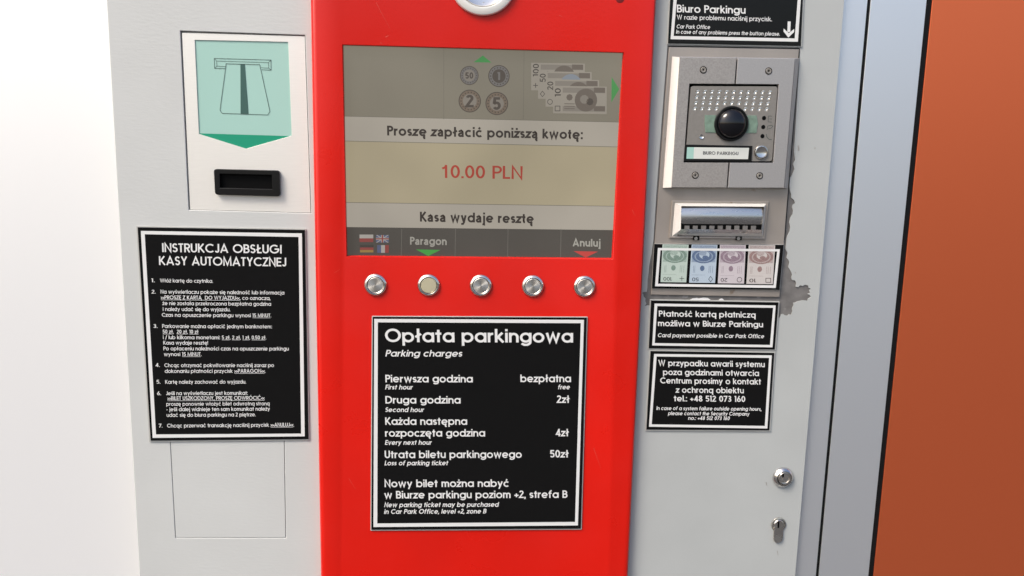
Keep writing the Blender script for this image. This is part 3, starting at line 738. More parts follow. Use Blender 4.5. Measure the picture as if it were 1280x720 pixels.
for k, (x, y, val, sym, tint) in enumerate(((664, 78.4, '100', '+', 'ndark'), (672.6, 89, '50', 'd', 'nblue'), (682, 98.9, '20', 'o', 'nmid'), (691.4, 107.2, '10', 's', 'ndark'))):
    f = MB()
    z = SE+.00016*k
    Wn, Hn = 67, 34.4
    f.rect_px(x, y, x+Wn, y+Hn, z, ix('note'), sl=1.2)
    f.rect_px(x+12, y+2.2, x+Wn-2, y+8.6, z+.00003, ix('nmid'), sl=.8)
    f.rect_px(x+12, y+Hn-9, x+Wn-2, y+Hn-2.6, z+.00003, ix('nmid'), sl=.8)
    f.rect_px(x+Wn-16, y+2.2, x+Wn-2, y+8.6, z+.00005, ix('ndark'), sl=.2)
    f.rect_px(x+Wn-16, y+Hn-9, x+Wn-2, y+Hn-2.8, z+.00005, ix('ndark'), sl=.2)
    f.disc_px(x+41, y+18, 14, z+.00006, ix('ndark' if tint != 'nblue' else 'nblue'), n=26)
    f.disc_px(x+39, y+17, 5.5, z+.00008, ix('nmid'), n=9)
    f.disc_px(x+46, y+20, 4.5, z+.00008, ix('cdark'), n=8)
    f.disc_px(x+20.5, y+14.5, 4, z+.00007, ix('ndark'), n=8)
    for j in range(3):
        f.rect_px(x+14, y+22+j*3, x+27, y+23+j*3, z+.00007, ix('ndark'), sl=.2)
    rot_text(f, val, x+9.6, y+11+2.5*(len(val)-1)+(1 if len(val) > 2 else 0), 7.5, 5.2*len(val), z+.0001, ix('blk'))
    cx, cy = x+5.5, y+Hn-6
    if sym == '+':
        f.rect_px(cx-3, cy-.4, cx+3, cy+.4, z+.0001, ix('blk')); f.rect_px(cx-.4, cy-3, cx+.4, cy+3, z+.00011, ix('blk'))
    elif sym == 's':
        f.ring_px([(cx-3.4, cy-3.4), (cx+3.4, cy-3.4), (cx+3.4, cy+3.4), (cx-3.4, cy+3.4)], [(cx-2.6, cy-2.6), (cx+2.6, cy-2.6), (cx+2.6, cy+2.6), (cx-2.6, cy+2.6)], z+.0001, ix('blk'))
    elif sym == 'o':
        f.disc_px(cx, cy, 3.4, z+.0001, ix('blk'), n=16, r0=2.7)
    else:
        f.ring_px([(cx, cy-4), (cx+3.2, cy), (cx, cy+4), (cx-3.2, cy)], [(cx, cy-3), (cx+2.3, cy), (cx, cy+3), (cx-2.3, cy)], z+.0001, ix('blk'))
    f.build('banknote_picture', SM, display)
ST = SE+.0003
screen_text('Proszę zapłacić poniższą kwotę:', 484, 169.3, 728.4, 174.0, 12.2, ST, 'screen_lettering', S['dtext'], display, w=0.20)
screen_text('10.00 PLN', 552.3, 222.3, 653.2, 223.9, 16.2, ST, 'screen_lettering', S['red'], display, w=0.145)
screen_text('Kasa wydaje resztę', 525, 276.9, 667.2, 279.2, 12.2, ST, 'screen_lettering', S['dtext'], display, w=0.20)
screen_text('Paragon', 512.6, 305.8, 558.4, 306.4, 9.8, ST, 'screen_lettering', S['btext'], display, w=0.19)
screen_text('Anuluj', 715.8, 307.9, 750.6, 308.5, 9.6, ST, 'screen_lettering', S['btext'], display, w=0.19)

# ------------------------------------------------------------------ buttons, coin slot
first = None
for k, (cx, cy) in enumerate(((469.4, 356), (535.8, 356.4), (601.0, 356.8), (666.0, 357.4), (730.6, 358.0))):
    if k == 0:
        first = lathe('push_button', cx, cy, RD, [(14.3, -0.001), (14.3, 0.0008), (13.6, 0.0020), (12.0, 0.0031), (11.2, 0.0033), (10.7, 0.0028), (10.6, 0.0018)], M['nickel'], mach)
        lathe('button_cap', cx, cy, RD, [(0, 0.0027), (9.4, 0.0025), (10.1, 0.0021), (10.3, 0.0012)], M['spun'], first)
    else:
        c = dup(first, at(cx, cy, RD), mach)
        for ch in c.children:
            ch.rotation_euler = (0, 0.5*k, 0)
            if k == 1:
                ch.data = ch.data.copy(); ch.data.materials[0] = M['cap']
        if k == 1: c['label'] = 'steel push button with a pale yellow lit cap'
slot = lathe('coin_slot', 603.7, -24.2, RD, [(42.6, -0.001), (42.6, 0.0024), (41.4, 0.0040), (39.5, 0.0046), (33.2, 0.0046), (32.4, 0.0038), (31.8, 0.0016)], M['steel_bright'], mach, n=72)
lathe('slot_insert', 603.7, -24.2, RD, [(0, 0.0005), (19, 0.0005), (20.0, 0.0012), (25.5, 0.0014), (30.5, 0.0028), (31.7, 0.0016)], M['chrome'], slot, n=72)
mb = MB(); mb.quad_px((601.6, -39), (605.8, -39), (605.8, -9), (601.6, -9), RD+0.0007)
mb.build('coin_slit', M['dark'], slot)
lathe('slot_screw', 604.5, 4.4, RD+0.0012, [(0, 0.0006), (1.5, 0.0006), (1.9, 0)], M['cast'], slot, n=16)
lathe('drop_mark', 775, -1.8, RD, [(0, 0.0002), (4.5, 0.0002), (5.5, 0)], M['darkred'], mach, n=24)

# ------------------------------------------------------------------ ticket reader
rq = [(227.5, 41.0), (380.9, 45.4), (388.2, 265.8), (237.6, 261.8)]
lab = [(243.3, 49.8), (360.2, 52.4), (364.6, 169.6), (307.6, 185.9), (248.6, 167.4)]
reader = plate('ticket_reader', [px(rq, -.0012), px(lab, -.0012)], -0.0042, -0.0012, M['steel_bright'], mach, bevel=0.0001)
mb = MB()
LD = -0.0022
mb.face(px([(242, 48), (361, 51), (366, 171), (247, 169)], LD), 0)
mb.face(px([(246, 166.6), (367, 170.2), (307.6, 190)], LD+.0002), 1)
label = mb.build('reader_label', [M['mint'], M['green']], reader)
mb = MB()
LE = LD+.0003
def poly_line(b, pts, t, d, closed=False, m=0):
    P3 = [at(x, y, d) for x, y in pts]
    k = (at(301, 100, d)-at(300, 100, d)).length*t/2
    P2 = [(p.x, p.z) for p in P3]
    for q in stroke_quads(P2, closed, k):
        b.face([Vector((c.x, -d, c.y)) for c in q], m)
poly_line(mb, [(267.8, 73), (338.6, 75), (338.8, 87.6), (327, 87.2)], 0.55, LE)
poly_line(mb, [(267.8, 73), (268.2, 85.4), (281.5, 85.8)], 0.55, LE+.00002)
poly_line(mb, [(281.8, 83.2), (271, 82.8), (270.8, 76.2), (335.6, 78.2), (335.8, 85), (326.4, 84.6)], 0.45, LE+.00004)
poly_line(mb, [(267.8, 73), (270.8, 76.2)], 0.45, LE+.00006)
poly_line(mb, [(338.6, 75), (335.6, 78.2)], 0.45, LE+.00006)
poly_line(mb, [(268.2, 85.4), (271, 82.8)], 0.45, LE+.00006)
poly_line(mb, [(338.8, 87.6), (335.8, 85)], 0.45, LE+.00006)
poly_line(mb, [(282.6, 79.6), (275, 137.6), (277.6, 141.6), (334.6, 143.6), (337.4, 139.4), (324.6, 80.8)], 0.6, LE+.00008, closed=True)
mb.face(px([(300.5, 80), (306, 80.1), (310.7, 142.6), (300.7, 142.2)], LE), 1)
mb.build('ticket_pictogram', [M['line'], M['stripe']], label)
bz = [(267.3, 211.1), (349.5, 213.1), (350.3, 245.6), (269, 243.3)]
bi = [(275, 217.3), (340, 218.8), (340.4, 236.4), (275.4, 234.7)]
plate('reader_bezel', [rounded(px(bz, .003), .0035), px(bi, .003)], -0.0012, 0.0042, M['plastic'], reader, bevel=0.0007)
mb = MB(); mb.quad_px((273, 215), (342, 217), (342, 238), (273, 236), -0.0011)
mb.build('reader_slot', M['dark'], reader)

# ------------------------------------------------------------------ intercom
def C_half(side):
    tl, tr, br, bl = (849.6, 71.6), (993.8, 73.4), (980.2, 234.9), (839.4, 234.2)
    mt, mb_ = (921.6, 72.5), (909.2, 234.5)
    ml = [(861.8, 104.6), (973.6, 105.4), (966.6, 203.6), (854.6, 203.2)]
    g = 0.9
    def onx(p, q, x):
        t = (x-p[0])/(q[0]-p[0]); return (x, p[1]+(q[1]-p[1])*t)
    xt, xb = 919.1, 911.6                      # where the middle joint meets the module
    if side == 'l':
        return [tl, (mt[0]-g, mt[1]), onx(ml[0], ml[1], xt-g), ml[0], ml[3], onx(ml[3], ml[2], xb-g), (mb_[0]-g, mb_[1]), bl]
    return [(mt[0]+g, mt[1]), tr, br, (mb_[0]+g, mb_[1]), onx(ml[3], ml[2], xb+g), ml[2], ml[1], onx(ml[0], ml[1], xt+g)]
ID = 0.010
base_q = [(840.2, 70.6), (999.2, 72.8), (984.2, 235.6), (828.2, 234.9)]
ic = plate('intercom', [px(base_q, .003)], 0.0011, 0.0030, M['cast_s'], mach, bevel=0.0004)
plate('cover_plate', [px(C_half('l'), ID)], 0.003, ID, M['cast'], ic, bevel=0.0004)
plate('cover_plate', [px(C_half('r'), ID)], 0.003, ID, M['cast_s'], ic, bevel=0.0004)
mb = MB()                                       # slanted side strips
a0, a1 = at(840.4, 70.7, .003), at(828.4, 234.8, .003)
b0, b1 = at(849.4, 71.6, ID-.0003), at(839.2, 234.2, ID-.0003)
mb.face([a1, b1, b0, a0])
mb.build('side_strip', M['steel_bright'], ic)  # light falling on this left-facing strip is put into its brighter colour
mb = MB()
a0, a1 = at(998.9, 72.8, .003), at(983.9, 235.5, .003)
b0, b1 = at(994.0, 73.4, ID-.0003), at(980.4, 234.9, ID-.0003)
mb.face([b1, a1, a0, b0])
mb.build('side_strip', M['cast_s'], ic)
mb = MB(); mb.quad_px((855, 98), (980, 99), (973, 211), (848, 210), 0.0034)
mb.build('cover_recess', M['dark'], ic)
mod_q = [(863.6, 107.6), (972.0, 108.0), (965.0, 201.6), (856.6, 201.2)]
MD = ID-0.0008
holes, bowls = [], []
for r in range(4):
    for c in range(11):
        if r == 3 and 4 <= c <= 6: continue
        hx, hy = 872.0-1.15*r+9.03*c-0.02*r*c, 114.6+7.0*r+0.09*c
        holes.append(circle(hx, hy, 2.8, MD, 12)); bowls.append((hx, hy))
mod = punched_plate('intercom_module', [rounded(px(mod_q, MD), .0032)]+holes, 0.0036, MD, M['module'], ic)
bm = bmesh.new()
kpx = (at(914, 130, MD)-at(913, 130, MD)).length
for hx, hy in bowls:
    c = at(hx, hy, MD)
    prev = None
    for j in range(5):
        a = math.pi/2*j/4
        r_, dd = 2.82*kpx*math.cos(a), 2.9*kpx*math.sin(a)
        if j < 4:
            row = [bm.verts.new(c+Vector((math.cos(2*math.pi*i/12)*r_, dd+.00002, math.sin(2*math.pi*i/12)*r_))) for i in range(12)]
        else:
            row = [bm.verts.new(c+Vector((0, dd, 0)))]
        if prev:
            for i in range(12):
                if len(row) > 1: f = bm.faces.new([prev[i], prev[(i+1) % 12], row[(i+1) % 12], row[i]])
                else: f = bm.faces.new([prev[i], prev[(i+1) % 12], row[0]])
                f.smooth = True
        prev = row
me = bpy.data.meshes.new('speaker_holes'); bm.to_mesh(me); bm.free()
obj_from('speaker_holes', me, M['dimple'], ic)
for q in ([(880.9, 143.8), (899, 144), (898, 166), (881.6, 165.6), (880.6, 155)], [(928, 144.2), (945.6, 144.4), (947.2, 155), (945.2, 166.4), (927.4, 166.2)]):
    plate('light_window', [px(q, MD)], MD-.001, MD+.0006, M['ledw'], ic, bevel=0.0002)
lens = lathe('camera_dome', 913.6, 154.6, MD, [(21.2, 0), (21.2, 0.0024), (20.4, 0.0032), (18.8, 0.0032), (17.9, 0.0026)], M['plastic'], ic, n=64)
prof = [(17.9*math.sin(math.radians(a)), 0.0026+0.0095*math.cos(math.radians(a))) for a in (0, 10, 20, 30, 40, 50, 60, 70, 80, 90)]
lathe('dome_glass', 913.6, 154.6, MD, prof, M['lens'], lens, n=64)
lathe('sensor', 876.8, 170.8, MD, [(0, -0.0002), (1.8, 0.0004), (2.8, 0.0008), (3.0, 0)], M['dimple'], ic, n=20)
for x, y in ((955, 147.6), (954, 158.8), (953, 170.2)):
    lathe('indicator_light', x, y, MD, [(0, 0.0004), (1.8, 0.0004), (2.6, 0.0001)], M['dark'], ic, n=16)
mb = MB()                                       # small symbols beside the lights
sd_ = MD+.0002
poly_line(mb, [(960.4, 145), (960.2, 152.4), (964.8, 152.6)], .5, sd_); poly_line(mb, [(960.4, 145), (965, 145.2)], .5, sd_); poly_line(mb, [(961.8, 148.6), (965, 148.8)], .5, sd_)
poly_line(mb, [(958.8, 162.6), (959.6, 157.6), (964.4, 156.4), (966, 158), (963.6, 160.4), (960.4, 161)], .5, sd_)
poly_line(mb, [(957.8, 167.4), (958.6, 171.4), (961.4, 174.2), (964.6, 174.6)], .7, sd_)
mb.build('symbol', M['line'], ic)
np_q = [(856.4, 180.6), (940.6, 182.4), (939.4, 202.6), (855.2, 201.8)]
npl = plate('name_plate', [px(np_q, MD+.0012)], MD-.0005, MD+.0012, M['plastic'], ic, bevel=0.0004)
mb = MB()
nd = MD+.0014
mb.quad_px((859, 184), (936.4, 184.8), (935, 199), (858, 198.4), nd, 0)
mb.quad_px((858.9, 184), (867.6, 184.1), (866.8, 198.5), (857.9, 198.4), nd+.00005, 1)
sign_text(mb, 'BIURO PARKINGU', 878.8, 193.2, 923, 193.9, 4.1, nd+.0001, w=.17, m=2)
mb.build('name_insert', [M['paper'], M['mint'], M['ptext']], ic)
cb = lathe('call_button', 951, 190.2, MD, [(8.4, 0), (8.4, 0.0012), (7.8, 0.0022), (7.0, 0.0024), (6.8, 0.0016)], M['nickel'], ic, n=40)
lathe('button_face', 951, 190.2, MD, [(0, 0.0012), (3.5, 0.0014), (6.3, 0.0022), (6.8, 0.0016)], M['chrome'], cb, n=40)
s0 = None
for x, y in ((879.2, 87.4), (960.8, 88.8), (869.0, 219.0), (949.6, 219.7)):
    if s0 is None:
        s0 = lathe('screw', x, y, ID, [(0, 0.0000), (1.1, 0.0000), (1.3, 0.0007), (3.1, 0.0009), (3.6, 0.0002), (3.9, 0.0002), (4.5, 0.0001)], [M['module'], M['dark']], ic, n=24, mats=[1, 0, 0, 0, 1, 1])
    else:
        dup(s0, at(x, y, ID), ic)

# ------------------------------------------------------------------ banknote slot
bo = [(840.0, 251.0), (961.0, 252.0), (956.2, 299.2), (836.4, 297.6)]
bn = [(843.4, 253.6), (958.2, 254.4), (953.6, 296.8), (839.8, 295.4)]
acc = plate('banknote_acceptor', [px(bo, .003), px(bn, .003)], 0.0011, 0.0034, M['steel'], mach, bevel=0.0006)
mb = MB()
ci = [(851.6, 257.6), (955.0, 258.4), (951.6, 288.0), (851.0, 287.0)]
for i in range(4):
    j = (i+1) % 4
    mb.face([at(*bn[i], .0026), at(*bn[j], .0026), at(*ci[j], .0105), at(*ci[i], .0105)])
mb.build('chrome_bezel', M['steel_bright'], acc)
bm = bmesh.new()                                # curved chrome hood above the slot
N = 12
rowsv = []
for j in range(N+1):
    t = j/N
    y = 257.8+(279.8-257.8)*t
    dd = 0.0075+0.0036*math.sin(math.pi*0.80*t)
    rowsv.append([bm.verts.new(at(851.6+(101.8)*s/8-(0.2*t), y+0.8*s/8, dd-0.0012*((s-4)/4)**2)) for s in range(9)])
for a, b in zip(rowsv, rowsv[1:]):
    for s in range(8):
        f = bm.faces.new([a[s], b[s], b[s+1], a[s+1]]); f.smooth = True
me = bpy.data.meshes.new('slot_hood'); bm.to_mesh(me); bm.free()
obj_from('slot_hood', me, M['slot_steel'], acc)
bm = bmesh.new()                                # lower lip
rowsv = []
for j in range(7):
    t = j/6
    y = 286.4+(295.6-286.4)*t
    dd = 0.0098*(1-t)**1.3+0.003
    rowsv.append([bm.verts.new(at(851+(101)*s/4+(-1 if s == 0 else 0)*t*5+(1 if s == 4 else 0)*t*1, y+0.9*s/4, dd)) for s in range(5)])
for a, b in zip(rowsv, rowsv[1:]):
    for s in range(4):
        f = bm.faces.new([a[s], b[s], b[s+1], a[s+1]]); f.smooth = True
me = bpy.data.meshes.new('slot_lip'); bm.to_mesh(me); bm.free()
obj_from('slot_lip', me, M['slot_steel'], acc)
mb = MB(); mb.quad_px((851.4, 278), (953.6, 279), (952.6, 289), (850.6, 288), 0.0086)
mb.build('slot_mouth', M['dark'], acc)
mb = MB()
for i in range(9):
    x = 856+10.4*i
    p0, p1 = at(x, 282.2, .0100), at(x+5.6, 287.4, .0100)
    mb.box((p0.x, p0.y, p1.z), (p1.x, p0.y+.0012, p0.z))
mb.build('slot_teeth', M['zinc'], acc, weld=False)
for x in (866.4, 919.6):
    mb = MB()
    mb.quad_px((x, 294.6), (x+8, 294.8), (x+7.6, 300.4), (x-.4, 300.2), 0.0036, 0)
    mb.disc_px(x+3.6, 298.2, 2.2, 0.0038, 1, n=14)
    mb.build('fixing_tab', [M['dark'], M['nickel']], acc)

# ------------------------------------------------------------------ locks
lk = lathe('cam_lock', 978.6, 596.6, 0.0, [(12.9, -0.0002), (12.9, 0.0012), (12.2, 0.0026), (9.6, 0.0050), (8.8, 0.0050), (8.2, 0.0040)], M['chrome'], mach, n=48)
lathe('lock_core', 978.9, 596.2, 0.0, [(0, 0.0062), (2.8, 0.0062), (3.4, 0.0048), (5.8, 0.0046), (6.2, 0.0060), (7.4, 0.0060), (8.2, 0.0038)], M['nickel'], lk, n=36)
mb = MB(); mb.quad_px((977.4, 592.2), (980.2, 592.2), (979.8, 597), (978.2, 597), 0.0064)
mb.build('keyhole', M['dark'], lk)
def stadium(cx, y0, y1, r, d):
    c = at(cx, y0, d); c2 = at(cx-.6*(y1-y0)/14, y1, d)
    k = (at(cx+1, y0, d)-at(cx, y0, d)).length*r
    return [c+Vector((math.cos(math.radians(a))*k, 0, math.sin(math.radians(a))*k)) for a in range(0, 181, 15)] + \
           [c2+Vector((math.cos(math.radians(a))*k, 0, math.sin(math.radians(a))*k)) for a in range(180, 361, 15)]
cl = lathe('cylinder_lock', 973.0, 655.4, 0.0, [(9.3, -0.0002), (9.3, 0.0004), (8.9, 0.0016), (7.4, 0.0020), (7.0, 0.0014)], M['nickel'], mach, n=40)
plate('lock_body', [stadium(972.8, 658, 672.4, 5.7, .0006)], -0.0006, 0.0026, M['nickel'], cl, bevel=0.0006)
lathe('lock_core', 973.0, 655.4, 0.0, [(0, 0.0030), (6.0, 0.0030), (6.8, 0.0018)], M['nickel'], cl, n=36)
mb = MB(); mb.quad_px((972.2, 651.6), (974.4, 651.6), (974.0, 660), (971.9, 660), 0.0032)
mb.build('keyhole', M['dark'], cl)

# ------------------------------------------------------------------ signs
def mixq(q, k):                                 # quad pulled in by k pixels
    cx, cy = sum(p[0] for p in q)/4, sum(p[1] for p in q)/4
    return [(x+(k if x < cx else -k), y+(k if y < cy else -k)) for x, y in q]
def sign(name, label, outer, wo, wi, d0, edge=1.6):
    c = at(sum(p[0] for p in outer)/4, outer[2][1], d0)
    t = thing(name, label, 'sign', c, 'black signs stuck on the machine')
    plate('backing', [rounded(px(mixq(outer, -edge), d0+.001), .001, 3)], d0+0.0002, d0+0.0014, M['plexi'], t, bevel=0.0004)
    plate('board', [px(outer, d0+.002)], d0+0.0014, d0+0.0022, M['black'], t, bevel=0.0003)
    b = MB(); b.ring_px(wo, wi, d0+0.0024)
    b.build('border', M['ink'], t)
    return t, d0+0.0024
def slope_fn(q):
    (x0, y0), (x1, y1), (x2, y2), (x3, y3) = q
    s0, s1 = (y1-y0)/(x1-x0), (y2-y3)/(x2-x3)
    return lambda y: s0+(s1-s0)*(y-y0)/(y3-y0)

# instruction sign
q = [(172, 284), (381, 287.4), (385.6, 549), (188.2, 550.9)]
t, d = sign('instruction_sign', 'tall black instruction sign with small white numbered text on the grey left panel', q,
            [(176, 288.6), (377.4, 291.7), (380.9, 545.4), (190.8, 547.4)], [(180.9, 292.8), (373.2, 296.2), (376.4, 542), (195, 543)], 0.0)
sl = slope_fn(q)
b = MB()
def L(s, x0, y, x1, cap, w=.17, slant=0.0, gap=.08):
    sign_text(b, s, x0, y, x1, y+sl(y)*(x1-x0), cap, d, w, slant, gap=gap, lean=-0.02)
L('INSTRUKCJA OBSŁUGI', 202.8, 315.0, 352.1, 11.0, .155)
L('KASY AUTOMATYCZNEJ', 198.9, 331.2, 357.8, 11.0, .155)
for s, x0, y, x1 in (('1.', 189.2, 352.7, 193.6), ('Włóż kartę do czytnika.', 200, 352.9, 266.2),
    ('2.', 189.6, 366.9, 194.6), ('Na wyświetlaczu pokaże się należność lub informacja', 200.8, 366.9, 355.4),
    ('_>>PROSZĘ Z KARTĄ  DO WYJAZDU<<_, co oznacza,', 201.2, 374.0, 338), ('że nie została przekroczona bezpłatna godzina', 203.2, 381.3, 338.8),
    ('i należy udać się do wyjazdu.', 203.6, 388.6, 287.8), ('Czas na opuszczenie parkingu wynosi _15 MINUT_.', 202.4, 395.9, 339),
    ('3.', 191.6, 409.9, 197), ('Parkowanie można opłacić jednym banknotem:', 202.8, 409.9, 340), ('_50 zł_,  _20 zł_, _10 zł_', 203.4, 416.8, 248),
    ('i / lub kilkoma monetami: _5 zł_, _2 zł_, _1 zł_, _0.50 zł_.', 203.8, 423.9, 332.8), ('Kasa wydaje resztę!', 204.2, 430.7, 260),
    ('Po opłaceniu należności czas na opuszczenie parkingu', 204.4, 437.9, 361), ('wynosi _15 MINUT_.', 205, 445.0, 252),
    ('4.', 194.4, 458.6, 199.8), ('Chcąc otrzymać pokwitowanie naciśnij zaraz po', 205.6, 458.9, 342.4), ('dokonaniu płatności przycisk _>>PARAGON<<_.', 206, 466.1, 332),
    ('5.', 195.6, 479.6, 200.6), ('Kartę należy zachować do wyjazdu.', 206.6, 479.7, 307.6),
    ('6.', 196.4, 493.9, 201.4), ('Jeśli na wyświetlaczu jest komunikat:', 207.6, 493.9, 309.6), ('_>>BILET USZKODZONY, PROSZĘ ODWRÓCIĆ<<_', 209.4, 500.2, 330.6),
    ('proszę ponownie włożyć bilet odwrotną stroną', 208, 507.3, 337), ('- jeśli dalej widnieje ten sam komunikat należy', 208.2, 514.0, 337.4), ('udać się do biura parkingu na 2 piętrze.', 208.4, 521.1, 319.6),
    ('7.', 198.4, 534.4, 203.2), ('Chcąc przerwać transakcję naciśnij przycisk _>>ANULUJ<<_.', 209, 534.4, 367.6)):
    L(s, x0, y, x1, 4.7, .15)
b.build('lettering', M['ink'], t)

# price sign on the red door
q = [(466, 396), (733.4, 397), (726, 660.8), (464.2, 662.2)]
t, d = sign('price_sign', 'large black parking charges sign with white lettering on the red door', q,
            [(467.8, 398.6), (730, 399.8), (722.4, 656.8), (466.8, 658.8)], [(472.3, 402.9), (726, 404), (718.8, 652.4), (471.6, 654.3)], RD, edge=1.2)
sl = slope_fn(q)
b = MB()
L('Opłata parkingowa', 481.6, 427.6, 716.4, 16.8, .165)
L('Parking charges', 481.6, 445.6, 577.2, 8.2, .16, .2)
for s, x0, y, x1 in (('Pierwsza godzina', 481.8, 477.9, 591), ('bezpłatna', 650.6, 477.6, 713.8), ('Druga godzina', 481.8, 504.4, 575.8), ('2zł', 696.2, 503.6, 712),
    ('Każda następna', 481.6, 531.1, 584), ('rozpoczęta godzina', 481.4, 545.8, 606.4), ('4zł', 694.8, 545.4, 711), ('Utrata biletu parkingowego', 481, 572.7, 652.2), ('50zł', 687.6, 571.9, 710.8),
    ('Nowy bilet można nabyć', 480.8, 609.0, 636.4), ('w Biurze parkingu poziom +2, strefa B', 480.4, 623.2, 709.2)):
    L(s, x0, y, x1, 9.4, .165)
for s, x0, y, x1 in (('First hour', 481.4, 486.8, 515.4), ('free', 697.2, 486.6, 712), ('Second hour', 481.2, 515, 529.6), ('Every next hour', 481, 556, 539.2), ('Loss of parking ticket', 480.6, 581.7, 559.6),
    ('New parking ticket may be purchased', 480.2, 634, 622.8), ('in Car Park Office, level +2, zone B', 480, 642.4, 607.4)):
    L(s, x0, y, x1, 5.9, .175, .2)
b.build('lettering', M['ink'], t)

# office sign, cut by the top of the photo
q = [(838.4, -14), (1004, -10), (1001, 57.4), (835, 54.2)]
t, d = sign('office_sign', 'black car park office sign with a white down arrow above the intercom', q,
            [(842.6, -9.4), (1001.4, -6.6), (997.4, 52.2), (838.2, 49)], [(846.4, -5.6), (997.2, -2.8), (993.4, 48), (842, 45)], 0.0)
# upper border sits just inside the picture's upper edge
sl = lambda y: 0.021
b = MB()
L('Biuro Parkingu', 846.2, 15.4, 932, 9.6, .165)
L('W razie problemu naciśnij przycisk.', 846.2, 24.2, 965, 5.7, .15)
L('Car Park Office', 845.6, 35.4, 887.4, 4.9, .16, .2)
L('In case of any problems press the button please.', 845, 42, 974.6, 4.9, .16, .2)
b.build('lettering', M['ink'], t)
b = MB()
b.quad_px((984.6, 26.8), (988.4, 26.9), (987.8, 40), (984.2, 40), d)
b.face(px([(979.6, 35.6), (979.4, 39.4), (985.4, 47.0), (992.6, 40.0), (992.8, 36.2), (986, 41.4)], d+.00003))
b.build('arrow', M['ink'], t)

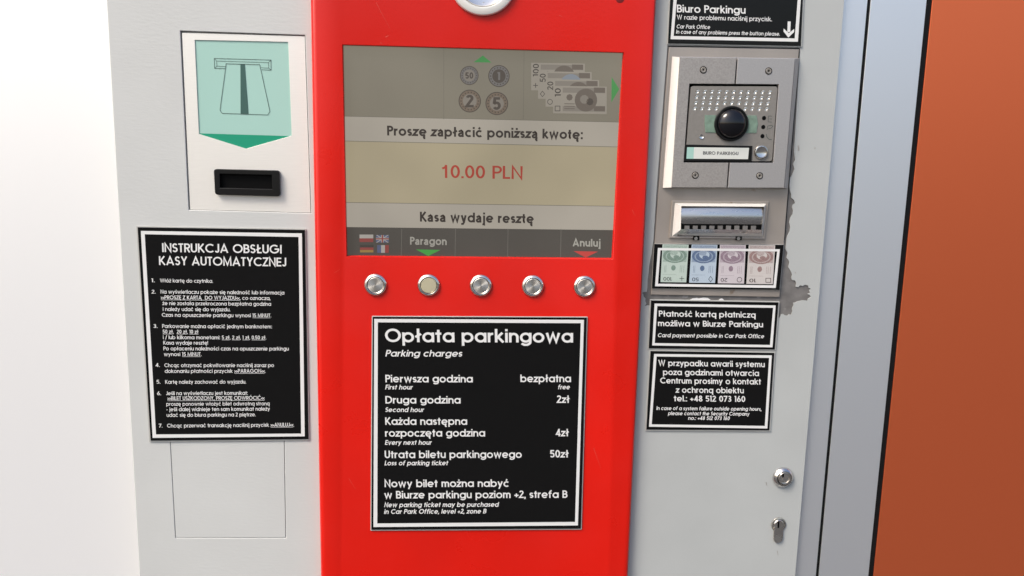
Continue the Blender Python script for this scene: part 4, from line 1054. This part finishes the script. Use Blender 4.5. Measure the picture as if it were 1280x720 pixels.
# banknote strip
q = [(817.8, 305), (979.6, 306), (974.4, 362.2), (814.8, 360.4)]
t, d = sign('banknote_sign', 'black strip with four upside-down banknote pictures under the banknote slot', q,
            [(822.4, 309.9), (974.9, 311.5), (969.7, 360), (818.8, 357.8)], [(825.6, 312.9), (971.4, 314.3), (966.8, 356.6), (822.4, 354.6)], 0.0011, edge=.4)
tints = [((196, 212, 202), (142, 168, 154)), ((190, 206, 220), (108, 130, 166)), ((212, 204, 208), (168, 146, 160)), ((212, 206, 202), (176, 146, 142))]
for k, (xt0, xt1, xb0, xb1) in enumerate(((828.2, 860.8, 825.6, 857.8), (864.6, 896.8, 861.4, 893.8), (900, 932.2, 897.2, 930), (936, 969, 932.9, 966))):
    light, dark = lin(*tints[k][0], .80), lin(*tints[k][1], .62)
    mL = mat('banknote_paper', light, .4, var=(900, .06))
    mD = mat('banknote_engraving', dark, .4, var=(1500, .45))
    mMid = mat('banknote_tint', tuple((a+b_)/2 for a, b_ in zip(light, dark)), .4, var=(1100, .3))
    mT = mat('banknote_figures', tuple(c*.22 for c in dark), .4)
    b = MB()
    dk = d-.0001
    yt, yb = 305.4+.23*k, 352.6+.75*k
    X = lambda u, v: (xt0+(xt1-xt0)*u+((xb0-xt0)+((xb1-xb0)-(xt1-xt0))*u)*v, yt+(yb-yt)*v+.4*u)
    b.face(px([X(0, 0), X(1, 0), X(1, 1), X(0, 1)], dk), 0)
    def el(cx, cy, ru, rv, dd, m, n=22, r0=0.0):
        pts = [(cx+ru*math.cos(2*math.pi*i/n), cy+rv*math.sin(2*math.pi*i/n)) for i in range(n)]
        pts = [X(min(.98, max(.02, u)), min(.98, max(.01, v))) for u, v in pts]
        if r0:
            pi_ = [X(cx+ru*r0*math.cos(2*math.pi*i/n), cy+rv*r0*math.sin(2*math.pi*i/n)) for i in range(n)]
            for i in range(n):
                j = (i+1) % n
                b.face(px([pi_[i], pts[i], pts[j], pi_[j]], dd), m)
        else:
            b.face(px(pts, dd), m)
    b.face(px([X(0.04, 0.02), X(.96, .02), X(.96, .46), X(.04, .46)], dk+.00003), 2)
    el(.5, .30, .46, .19, dk+.00005, 1)
    el(.5, .31, .36, .15, dk+.00007, 2, r0=.86)
    el(.52, .27, .20, .10, dk+.00007, 0, n=14)
    el(.46, .22, .15, .07, dk+.00009, 2, n=9)
    el(.56, .33, .12, .05, dk+.00009, 1, n=8)
    for u in (.12, .17, .72, .78, .86):
        b.face(px([X(u, .55), X(u+.025, .55), X(u+.025, .74), X(u, .74)], dk+.00005), 2)
    el(.47, .62, .09, .075, dk+.00006, 1, n=9)
    b.face(px([X(.08, .79), X(.6, .79), X(.6, .80), X(.08, .80)], dk+.00005), 2)
    s = ('100', '50', '20', '10')[k]
    wd = 10.5 if k == 0 else 8.4
    # figures printed upside down: written from right to left with the feet upwards
    x_s, y_s = X(.10, .865)
    sign_text(b, s, x_s+wd, y_s, x_s, y_s, -4.6, d, w=.13, m=3)
    cx, cy = X(.82, .90)
    r = 2.9
    if k == 0:
        b.rect_px(cx-r, cy-.35, cx+r, cy+.35, d, 3); b.rect_px(cx-.35, cy-r, cx+.35, cy+r, d+.00003, 3)
    elif k == 1:
        b.ring_px([(cx, cy-4), (cx+r, cy), (cx, cy+4), (cx-r, cy)], [(cx, cy-3), (cx+r-.8, cy), (cx, cy+3), (cx-r+.8, cy)], d, 3)
    elif k == 2:
        b.disc_px(cx, cy, 3.3, d, 3, n=18, r0=2.6)
    else:
        b.ring_px([(cx-3.4, cy-2.9), (cx+3.4, cy-2.8), (cx+3.4, cy+3), (cx-3.4, cy+2.9)], [(cx-2.7, cy-2.2), (cx+2.7, cy-2.1), (cx+2.7, cy+2.3), (cx-2.7, cy+2.2)], d, 3)
    o = b.build('banknote_picture', [mL, mD, mMid, mT], t)
    o['label'] = ('greenish 100 banknote picture', 'blue 50 banknote picture', 'pink 20 banknote picture', 'reddish 10 banknote picture')[k]

# card payment sign
q = [(813.8, 375.6), (973, 378), (968.4, 436.8), (811, 435.4)]
t, d = sign('card_payment_sign', 'small black sign about card payment below the banknote strip', q,
            [(818.2, 379.4), (969.6, 381.8), (965.6, 434.2), (815.2, 431.8)], [(821.6, 382.6), (966.4, 384.8), (962.4, 431.2), (818.4, 428.8)], 0.0)
sl = slope_fn(q)
b = MB()
L('Płatność kartą płatniczą', 823.7, 395.6, 944.6, 7.4, .165)
L('możliwa w Biurze Parkingu', 822.6, 407.6, 953.8, 7.4, .165)
L('Card payment possible in Car Park Office', 822, 421.4, 954.8, 5.0, .17, .2)
b.build('lettering', M['ink'], t)

# system failure sign
q = [(813.2, 438.8), (967.8, 441.2), (961.6, 537.9), (808, 537.0)]
t, d = sign('emergency_contact_sign', 'squarish black sign with centred white text and phone number, lowest on the right panel', q,
            [(817.6, 442.4), (964.8, 444.2), (959.2, 535.6), (811.2, 533.4)], [(820.8, 445.6), (961.4, 447.4), (956, 532.4), (814.6, 530.4)], 0.0)
sl = slope_fn(q)
b = MB()
for s, x0, y, x1 in (('W przypadku awarii systemu', 823, 457.2, 956), ('poza godzinami otwarcia', 828.8, 468.6, 948.8), ('Centrum prosimy o kontakt', 825.4, 479.2, 951.2),
    ('z ochroną obiektu', 845, 490.8, 929.8), ('tel.: +48 512 073 160', 842.4, 501.6, 931.6)):
    L(s, x0, y, x1, 7.4, .165)
for s, x0, y, x1 in (('In case of a system failure outside opening hours,', 820.4, 512.4, 951.6), ('please contact the Security Company', 835, 518.8, 936.6), ('no.: +48 512 073 160', 860, 524.8, 911.8)):
    L(s, x0, y, x1, 4.6, .175, .2)
b.build('lettering', M['ink'], t)
